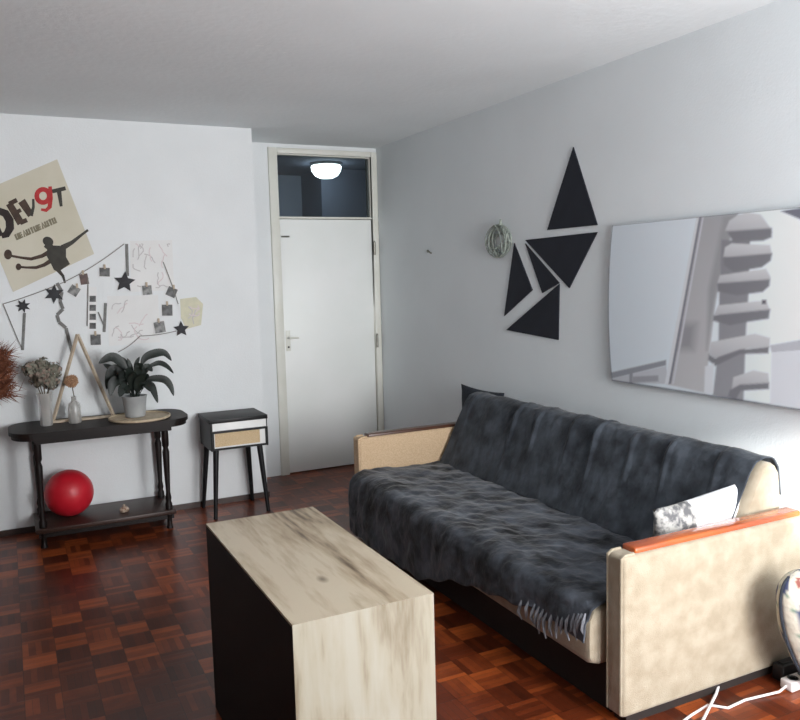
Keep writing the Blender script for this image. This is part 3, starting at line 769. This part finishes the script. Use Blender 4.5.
# wire ornament
oc = Vector((R-.02, 3.99, 1.678))
b = MB()
for k in range(16):
    a = random.uniform(0, PI); e = random.uniform(.25, 1)
    q = [oc+Vector((.016*math.sin(2*PI*i/28+k), .118*math.cos(a)*math.cos(2*PI*i/28)-.118*e*math.sin(a)*math.sin(2*PI*i/28), .098*math.sin(a)*math.cos(2*PI*i/28)+.098*e*math.cos(a)*math.sin(2*PI*i/28))) for i in range(28)]
    b.tube(q, .0026, M['wire'], 5, closed=True)
b.tube([oc+Vector((0, -.02, .09)), oc+Vector((0, -.03, .125))], .007, M['wire'], 6)
b.tube([oc+Vector((0, -.02, .098)), oc+Vector((.0195, -.02, .10))], .003, M['wire'], 6)
tag(b.build('wire_ornament', None, smooth=True, loc=oc), 'round grey-green wire ornament hung left of the black triangles', 'wall decoration')
hk = at(430, 252, 'x', R)
b = MB(); b.tube([hk, hk+Vector((-.02, 0, 0)), hk+Vector((-.024, .0, .008))], .004, M['brass'], 6); b.tube([hk+Vector((0, .025, .012)), hk+Vector((-.006, .025, .012)), hk+Vector((-.006, -.02, -.008)), hk+Vector((0, -.02, -.008))], .006, M['brass'], 6)
tag(b.build('wall_hook', None, loc=hk), 'tiny dull metal hook alone on the right wall near the door', 'hook')

# ------------------------------------------------------------------ wall pieces, far wall
NB = (0, -1, 0)
def wp(x, y, off=0): return at(x, y, 'y', B1)+Vector((0, -off, 0))
tl, tr, br, bl = Vector((-.124, B1, 2.006)), Vector((.337, B1, 2.228)), Vector((.508, B1, 1.669)), Vector((.047, B1, 1.452))
t = poster = thing('poster', (tl+tr+br+bl)/4, 'tilted cream poster reading DEV9T above a dark figure with outstretched arms', 'poster')
b = MB(); b.plate([tl, tr, br, bl], NB, .003, M['poster']); b.build('sheet', poster)
NST = [0]
def stroke(b, pts, w, m, off=.0034):
    """flat ink stroke through photo-measured points, w = half width in px (list or number)"""
    NST[0] += 1; off += (NST[0] % 7)*.00006
    ws = w if isinstance(w, list) else [w]*len(pts)
    Lf, Rt = [], []
    for i, (x, y) in enumerate(pts):
        a = pts[max(0, i-1)]; c = pts[min(len(pts)-1, i+1)]; dx, dy = c[0]-a[0], c[1]-a[1]; l = math.hypot(dx, dy) or 1
        Lf.append((x-dy/l*ws[i], y+dx/l*ws[i])); Rt.append((x+dy/l*ws[i], y-dx/l*ws[i]))
    for i in range(len(pts)-1):
        b.plate([wp(*Lf[i], off), wp(*Lf[i+1], off), wp(*Rt[i+1], off), wp(*Rt[i], off)], NB, .0006, m)
def blob(b, cx, cy, rx, ry, m, off=.0034, n=18, rot=0):
    NST[0] += 1; off += (NST[0] % 7)*.00006
    b.plate([wp(cx+rx*math.cos(2*PI*k/n)*math.cos(rot)-ry*math.sin(2*PI*k/n)*math.sin(rot), cy+rx*math.cos(2*PI*k/n)*math.sin(rot)+ry*math.sin(2*PI*k/n)*math.cos(rot), off) for k in range(n)], NB, .0006, m)
b = MB()
stroke(b, [(-9, 214), (1, 236)], 2.6, M['ink'])
stroke(b, [(-8, 213.5), (-1, 211), (5.5, 213.5), (9.5, 220), (10, 228), (6.5, 234.5), (1.5, 236)], [2.6, 3.6, 4, 4.2, 4.2, 3.6, 2.6], M['ink'])      # D
stroke(b, [(9, 203.5), (21, 223.5)], [3.4, 3.8], M['ink_b']); stroke(b, [(9, 204), (17, 200)], 2.3, M['ink_b'])
stroke(b, [(15, 213), (21, 210)], 2.0, M['ink_b']); stroke(b, [(20, 223), (27, 220)], 2.3, M['ink_b'])                                        # E
stroke(b, [(21.5, 201), (31, 215.5)], [4.0, 3.2], M['ink_b']); stroke(b, [(31, 216), (33.4, 207), (33.2, 199)], [1.9, 1.4, 1.2], M['ink_sil'])    # V
b.build('black_letters', poster)
b = MB()
ring = [(43+6.3*math.cos(a), 196+6.6*math.sin(a)) for a in np.linspace(0, 2*PI, 19)]
stroke(b, ring, 2.4, M['ink_red']); stroke(b, [(50, 186.5), (50.6, 198), (49.6, 207), (46, 210.4), (41, 209.6)], [1.8, 2.2, 2.2, 1.8, 1.2], M['ink_red'])
tag(b.build('red_digit', poster), 'red figure 9')
b = MB(); stroke(b, [(52.2, 191.5), (65.6, 188.3)], 2.0, M['ink_sil']); stroke(b, [(58.8, 190), (61.2, 206.5)], [2.4, 1.4], M['ink_sil']); b.build('black_letter', poster)
b = MB()
n = 11
for i in range(n):
    s = (i+.5)/n; cx, cy = 15.5+40.5*s, 237.5-17.5*s
    k = i % 5; up = (-.40, -.92); rt = (.92, -.40)
    P_ = lambda a, c: (cx+rt[0]*a+up[0]*c*-1*-1, cy+rt[1]*a+up[1]*c)
    if k in (0, 3): stroke(b, [P_(-1.3, -3.1), P_(-1.3, 3.1)], 1.0, M['ink_grey']); stroke(b, [P_(1.1, -3.1), P_(1.1, 3.1)], 1.0, M['ink_grey']); stroke(b, [P_(-1.3, -2.2), P_(1.1, -2.2)], .9, M['ink_grey'])
    elif k == 1: stroke(b, [P_(-1.3, -3.1), P_(-1.3, 3.1)], 1.0, M['ink_grey']); [stroke(b, [P_(-1.3, c), P_(1.3, c)], .8, M['ink_grey']) for c in (-2.2, 0, 2.2)]
    elif k == 2: stroke(b, [P_(-1.4, -3.1), P_(0, 3.1), P_(1.4, -3.1)], 1.0, M['ink_grey'])
    else: stroke(b, [P_(-1.3, 2.3), P_(1.3, 2.3)], 1.0, M['ink_grey']); stroke(b, [P_(0, 2.3), P_(0, -3.1)], 1.0, M['ink_grey'])
b.build('small_lettering', poster)
b = MB()
blob(b, 48, 241.5, 5.6, 4.6, M['ink_sil'], rot=.5); stroke(b, [(46, 244), (52, 249)], 3.6, M['ink_sil'])
b.plate([wp(x, y, .0034) for x, y in [(47, 250), (54, 245.5), (64, 246), (66, 249), (66, 257), (70, 264), (58, 272), (54, 270), (50, 262), (46.5, 256)]], NB, .0011, M['ink_sil'])
stroke(b, [(62, 248), (72, 242.5), (82, 234.5), (88, 230)], [3, 2, 1.3, 1.2], M['ink_sil'])
stroke(b, [(51, 251), (42, 256), (31, 259), (20, 257.5), (9, 255.5)], [2.4, 1.9, 1.6, 1.2, 1.2], M['ink_b'])
blob(b, 8, 254.5, 4, 5, M['ink_b'])
stroke(b, [(52, 260), (44, 265), (36, 267.6), (26, 267.5), (18, 266.8)], [2.4, 1.8, 1.5, 1.1, 1.1], M['ink_b'])
blob(b, 18.5, 266.8, 2.8, 3.4, M['ink_b'])
stroke(b, [(58, 270), (63, 276), (65, 283)], [2.0, 1.4, 1.0], M['ink_sil'])
tag(b.build('figure_silhouette', poster), 'dark silhouette of a leaning figure with long arms')

# loose sheets, garland, stars and photos
def sheet(px, m, name, label, cat, marks=None, off=0):
    pts = [wp(*p) for p in px]; b = MB(); c = sum(pts, Vector())/len(pts)
    b.plate([p+Vector((0, .0006-off, 0)) for p in pts], NB, .0018, m)
    for pl, w, mm in marks or (): stroke(b, pl, w, mm, off+.0010)
    return tag(b.build(name, None, loc=c), label, cat)
def squig(x0, y0, x1, y1, n, w):
    out = []
    for _ in range(n):
        x, y = random.uniform(x0, x1), random.uniform(y0, y1); a = random.uniform(0, 2*PI); pl = [(x, y)]
        for _ in range(5):
            a += random.uniform(-.9, .9); x = min(x1, max(x0, x+3*math.cos(a))); y = min(y1, max(y0, y+3*math.sin(a))); pl.append((x, y))
        out.append((pl, w, random.choice([M['pencil'], M['pencil'], M['pinkpen']])))
    return out
sheet([(130, 241), (172, 240), (174, 290), (131, 292)], M['paper'], 'paper_sheet', 'white paper sheet with faint pencil drawing, upper of the two on the wall', 'paper', squig(133, 244, 170, 288, 16, .5))
sheet([(107, 296), (158, 295), (160, 342), (109, 346)], M['paper'], 'paper_sheet', 'white paper sheet with faint drawing, lower one just above the plant', 'paper', squig(112, 300, 155, 340, 14, .5))
sheet([(180, 299), (196, 297), (203, 304), (201, 325), (186, 329), (181, 318)], M['yellowp'], 'paper_cutout', 'small pale yellow paper cutout, outermost on the garland wall', 'paper', squig(184, 302, 199, 324, 7, .5))
def sag(p, q, s, n=14): return [(p[0]+(q[0]-p[0])*i/n, p[1]+(q[1]-p[1])*i/n+s*4*(i/n)*(1-i/n)) for i in range(n+1)]
t = thing('string_garland', wp(80, 300), 'thin grey string garland zigzagging over the wall below the poster', 'garland')
runs = [sag((3, 304), (62, 283), 1)+sag((62, 283), (124, 244), 2.5), sag((3, 304), (22, 349), .5), sag((88, 278), (87, 326), .5), sag((163, 262), (178, 304), -1.5), sag((118, 352), (140, 336), 1.5)+sag((140, 336), (176, 331), 1)]
for pl in runs:
    b = MB(); b.tube([wp(x, y, .006) for x, y in pl], .0026, M['string'], 5); b.build('string', t)
b = MB()
rb = [(57, 283), (62, 292), (60, 301), (63, 309), (57, 315), (59, 322), (66, 328), (69, 340), (72, 352)]
for i in range(len(rb)-1): stroke(b, rb[i:i+2], 1.7, M['ribbon'], .006)
tag(b.build('twisted_ribbon', t), 'curling grey ribbon end')
for pl in ([(126.5, 244), (127.5, 276)], [(105.5, 303), (104, 332)], [(24.5, 313), (22.5, 350)], [(98, 312), (104, 326)]):
    b = MB(); stroke(b, pl, 1.5 if pl[0][0] != 98 else .7, M['ribbon'], .004); b.build('hanging_ribbon', t)
stars = [((23, 306), 6.2, 7, .3, 'black paper star at the left end of the garland'),
         ((54, 294), 8.6, 6, .1, 'largest black paper star hanging under the poster bottom corner'),
         ((124.5, 282), 9.6, 5, .12, 'black five-pointed star below the short grey ribbon, on the upper sheet edge'),
         ((181, 329), 7.6, 5, .0, 'black five-pointed star at the lower right end of the garland')]
for (cx, cy), r, k, rot, lab in stars:
    c = wp(cx, cy); s = r/145
    pts = [c+Vector((math.sin(rot+PI*i/k)*(s if i % 2 == 0 else s*.48), -.006, math.cos(rot+PI*i/k)*(s if i % 2 == 0 else s*.48))) for i in range(2*k)]
    b = MB(); b.plate(pts, NB, .002, M['star']); tag(b.build('paper_star', None, loc=c), lab, 'star', 'paper stars on the garland')
photos = [((74, 290.5), 9.5, 9.5, .6, M['photo_l'], 'grey photo clipped crookedly beside the largest star'),
          ((84, 279), 8, 11, -.12, M['photo_b'], 'dark brown photo clipped near the poster corner'),
          ((104.5, 272), 10, 9, .06, M['photo_d'], 'small dark photo hanging between the poster and the five-pointed star'),
          ((147, 290), 9.5, 10, -.05, M['photo_l'], 'small grey photo over the lower edge of the upper paper sheet'),
          ((171.5, 292), 10, 10, .45, M['photo_d'], 'tilted dark photo at the right edge of the upper paper sheet'),
          ((167, 310), 11, 12, .04, M['photo_d'], 'dark photo with white border beside the yellow cutout'),
          ((159.5, 327), 11, 12, -.12, M['photo_l'], 'grey photo at the lower right, left of the end star'),
          ((95.5, 339.5), 10, 11, .03, M['photo_d'], 'dark photo hanging beside the tip of the wooden triangle')]
for (cx, cy), w, h_, rot, m, lab in photos:
    c = wp(cx, cy); w /= 150; h_ /= 150
    e1 = Vector((math.cos(rot), 0, -math.sin(rot))); e2 = Vector((math.sin(rot), 0, math.cos(rot)))
    t = thing('photo_print', c, lab, 'photo', 'photos clipped to the garland')
    q = lambda a, d, o_: c+e1*a*w/2+e2*d*h_/2+Vector((0, -o_, 0))
    b = MB(); b.plate([q(-1, -1, .0042), q(1, -1, .0042), q(1, 1, .0042), q(-1, 1, .0042)], NB, .0012, M['paper']); b.build('photo_paper', t)
    b = MB(); b.plate([q(-.9, -.9, .0055), q(.9, -.9, .0055), q(.9, .85, .0055), q(-.9, .85, .0055)], NB, .0005, m); b.build('picture', t)
    b = MB(); b.box(tuple(q(0, 1, .008)-Vector((.006, .004, .012))), tuple(q(0, 1, .008)+Vector((.006, .004, .016))), M['thinwood'], .001); b.build('clip', t)
t = thing('photo_strip', wp(92.5, 308), 'narrow photo-booth strip of four tiny pictures hanging on the wall', 'photo')
b = MB(); b.plate([wp(x, y, .003) for x, y in [(88.5, 287), (96.5, 287), (96.5, 329), (88, 329)]], NB, .0012, M['paper']); b.build('photo_paper', t)
for cy in (299, 308, 317, 326):
    b = MB(); b.plate([wp(x, y, .0043) for x, y in [(89.5, cy-3.2), (95.8, cy-3.2), (95.8, cy+2.8), (89.4, cy+2.8)]], NB, .0005, M['photo_d']); b.build('picture', t)

# ------------------------------------------------------------------ floor things, right corner
def fl(x, y, z=.004): return at(x, y, 'z', z)
b = MB(); s0 = Vector((2.39, 1.795, 0))
t = thing('power_strip', (2.47, 1.795, 0), 'white power strip on the floor against the near sofa arm', 'power strip')
b = MB(); b.box((2.37, 1.765, 0), (2.50, 1.815, .036), M['cable'], .006, 3); b.build('strip_body', t, smooth=True)
for k in range(2):
    b = MB(); b.lathe([(.017, 0), (.019, .002), (.017, .003), (.012, -.0)], M['blackplastic'], (2.405+k*.055, 1.79, .036), 16); b.build('socket', t, smooth=True)
b = MB(); b.tube([(2.37, 1.79, .016), (2.33, 1.785, .008), fl(745, 700), fl(728, 708), fl(708, 705), fl(690, 716), fl(660, 740)], .0045, M['cable'], 7); tag(b.build('power_cord', t, smooth=True), 'white cord')
b = MB(); b.tube([at(719, 684, 'z', .02), fl(716, 694, .008), fl(709, 708, .0125), fl(700, 726), fl(688, 760)], .005, M['cable'], 7)
tag(b.build('cable', None, smooth=True, loc=fl(709, 708)), 'white loose cable coming out from under the near sofa arm', 'cable')
b = MB(); b.box((2.40, 1.825, 0), (2.53, 1.872, .062), M['blackplastic'], .006, 3)
ad = b.build('power_adapter', None, smooth=True, loc=(2.46, 1.85, 0)); tag(ad, 'black power adapter block behind the white power strip', 'adapter')
b = MB(); b.box((2.415, 1.838, .062), (2.515, 1.862, .066), M['blackplastic'], .001); b.build('rib_plate', ad)
# patterned bag leaning on the arm
n1, n2 = 40, 30
c0 = Vector((2.42, 1.735, .235)); axv = Vector((-.42, .04, .90)).normalized(); sdv = axv.cross(Vector((0, 1, 0))).normalized(); dpv = axv.cross(sdv)
verts = []; cols = []
for i in range(n1+1):
    th = PI*i/n1
    for j in range(n2):
        ph = 2*PI*j/n2
        a = math.cos(th); rr = max(0, math.sin(th))**.75
        ca_, sa_ = math.cos(ph), math.sin(ph)
        p = c0+axv*(.235*a)+sdv*(.115*rr*ca_)+dpv*(.07*rr*sa_)
        p += Vector((noise.noise(p*14), noise.noise(p*14+Vector((5, 0, 0))), noise.noise(p*14+Vector((0, 7, 0)))))*.006
        p.z = max(p.z, .001); p.y = min(p.y, 1.875)
        verts.append(p)
        k = math.sin(i*.42+j*.42)+math.sin(i*.25-j*.55+1)
        c = (190, 184, 170)
        if k > 1.05: c = (58, 66, 96)
        elif k < -1.6: c = (128, 70, 62)
        elif .35 < k < .48: c = (110, 132, 116)
        elif -.9 < k < -.6: c = (166, 162, 154)
        if abs(ca_-1) < .02 or abs(ca_+1) < .02: c = (52, 56, 74)
        cols.append((*lin(c), 1))
me = bpy.data.meshes.new('bag')
fs = [(i*n2+j, i*n2+(j+1) % n2, (i+1)*n2+(j+1) % n2, (i+1)*n2+j) for i in range(n1) for j in range(n2)]
me.from_pydata([tuple(v_-Vector((2.5, 1.735, 0))) for v_ in verts], [], fs)
me.polygons.foreach_set('use_smooth', [True]*len(me.polygons))
ca = me.color_attributes.new('Print', 'FLOAT_COLOR', 'POINT'); ca.data.foreach_set('color', np.array(cols, np.float32).ravel())
me.materials.append(mat('patterned_bag_cloth', (200, 195, 180), .8, attr='Print', bump=.3, bscale=60))
o = bpy.data.objects.new('bag', me); COL.objects.link(o); o.location = (2.5, 1.735, 0); o['_w'] = (2.5, 1.735, 0)
tag(o, 'soft cream bag with navy and coloured patches leaning on the near sofa arm', 'bag')
b = MB(); b.tube([c0+axv*(.235*math.cos(a))+sdv*(.118*max(0, math.sin(a))**.75) for a in np.linspace(.05, PI-.5, 20)], .005, M['navy'], 6); b.build('piping', o, smooth=True)

# clean helper property
for o in bpy.data.objects:
    if '_w' in o: del o['_w']

# ------------------------------------------------------------------ light
def area(name, loc, size, rot, power, color=(1, 1, 1), spread=PI):
    l = bpy.data.lights.new(name, 'AREA'); l.shape = 'RECTANGLE'; l.size, l.size_y = size; l.energy = power; l.color = color; l.spread = spread
    o = bpy.data.objects.new(name, l); COL.objects.link(o); o.location = loc; o.rotation_euler = rot; return o
area('window_daylight', ((WX0+WX1)/2, FY-.02, (WZ0+WZ1)/2), (WX1-WX0, WZ1-WZ0), (PI/2, 0, 0), 104, (.985, .99, 1.0))
area('window_added_shadow_light', (2.2, FY-.018, 1.5), (.72, 1.3), (PI/2, 0, 0), 78, (.985, .99, 1.0))  # extra compact lamp added within the window opening for firmer wall shadows
sl = bpy.data.lights.new('low_sun_beam', 'SPOT'); sl.energy = 4200; sl.color = (1, .97, .92); sl.spot_size = math.radians(5.2); sl.spot_blend = .35; sl.shadow_soft_size = .06
so = bpy.data.objects.new('low_sun_beam', sl); COL.objects.link(so); so.location = (1.45, -3.4, 1.75)
so.rotation_euler = (Vector((R, 1.62, .70))-so.location).to_track_quat('-Z', 'Y').to_euler()
w = bpy.data.worlds.new('world'); SC.world = w; w.use_nodes = True
w.node_tree.nodes['Background'].inputs[0].default_value = (.75, .85, 1, 1); w.node_tree.nodes['Background'].inputs[1].default_value = .6

# ------------------------------------------------------------------ camera
cd = bpy.data.cameras.new('camera'); cd.sensor_width = 36; cd.sensor_fit = 'HORIZONTAL'; cd.lens = F_PX*36/800; cd.clip_start = .05
cam = bpy.data.objects.new('camera', cd); COL.objects.link(cam)
mw = Matrix((RV, UV, -FW)).transposed().to_4x4(); mw.translation = EYE
cam.matrix_world = mw
SC.camera = cam
SC.view_settings.view_transform = 'Standard'; SC.view_settings.look = 'None'; SC.view_settings.exposure = 0; SC.view_settings.gamma = 1
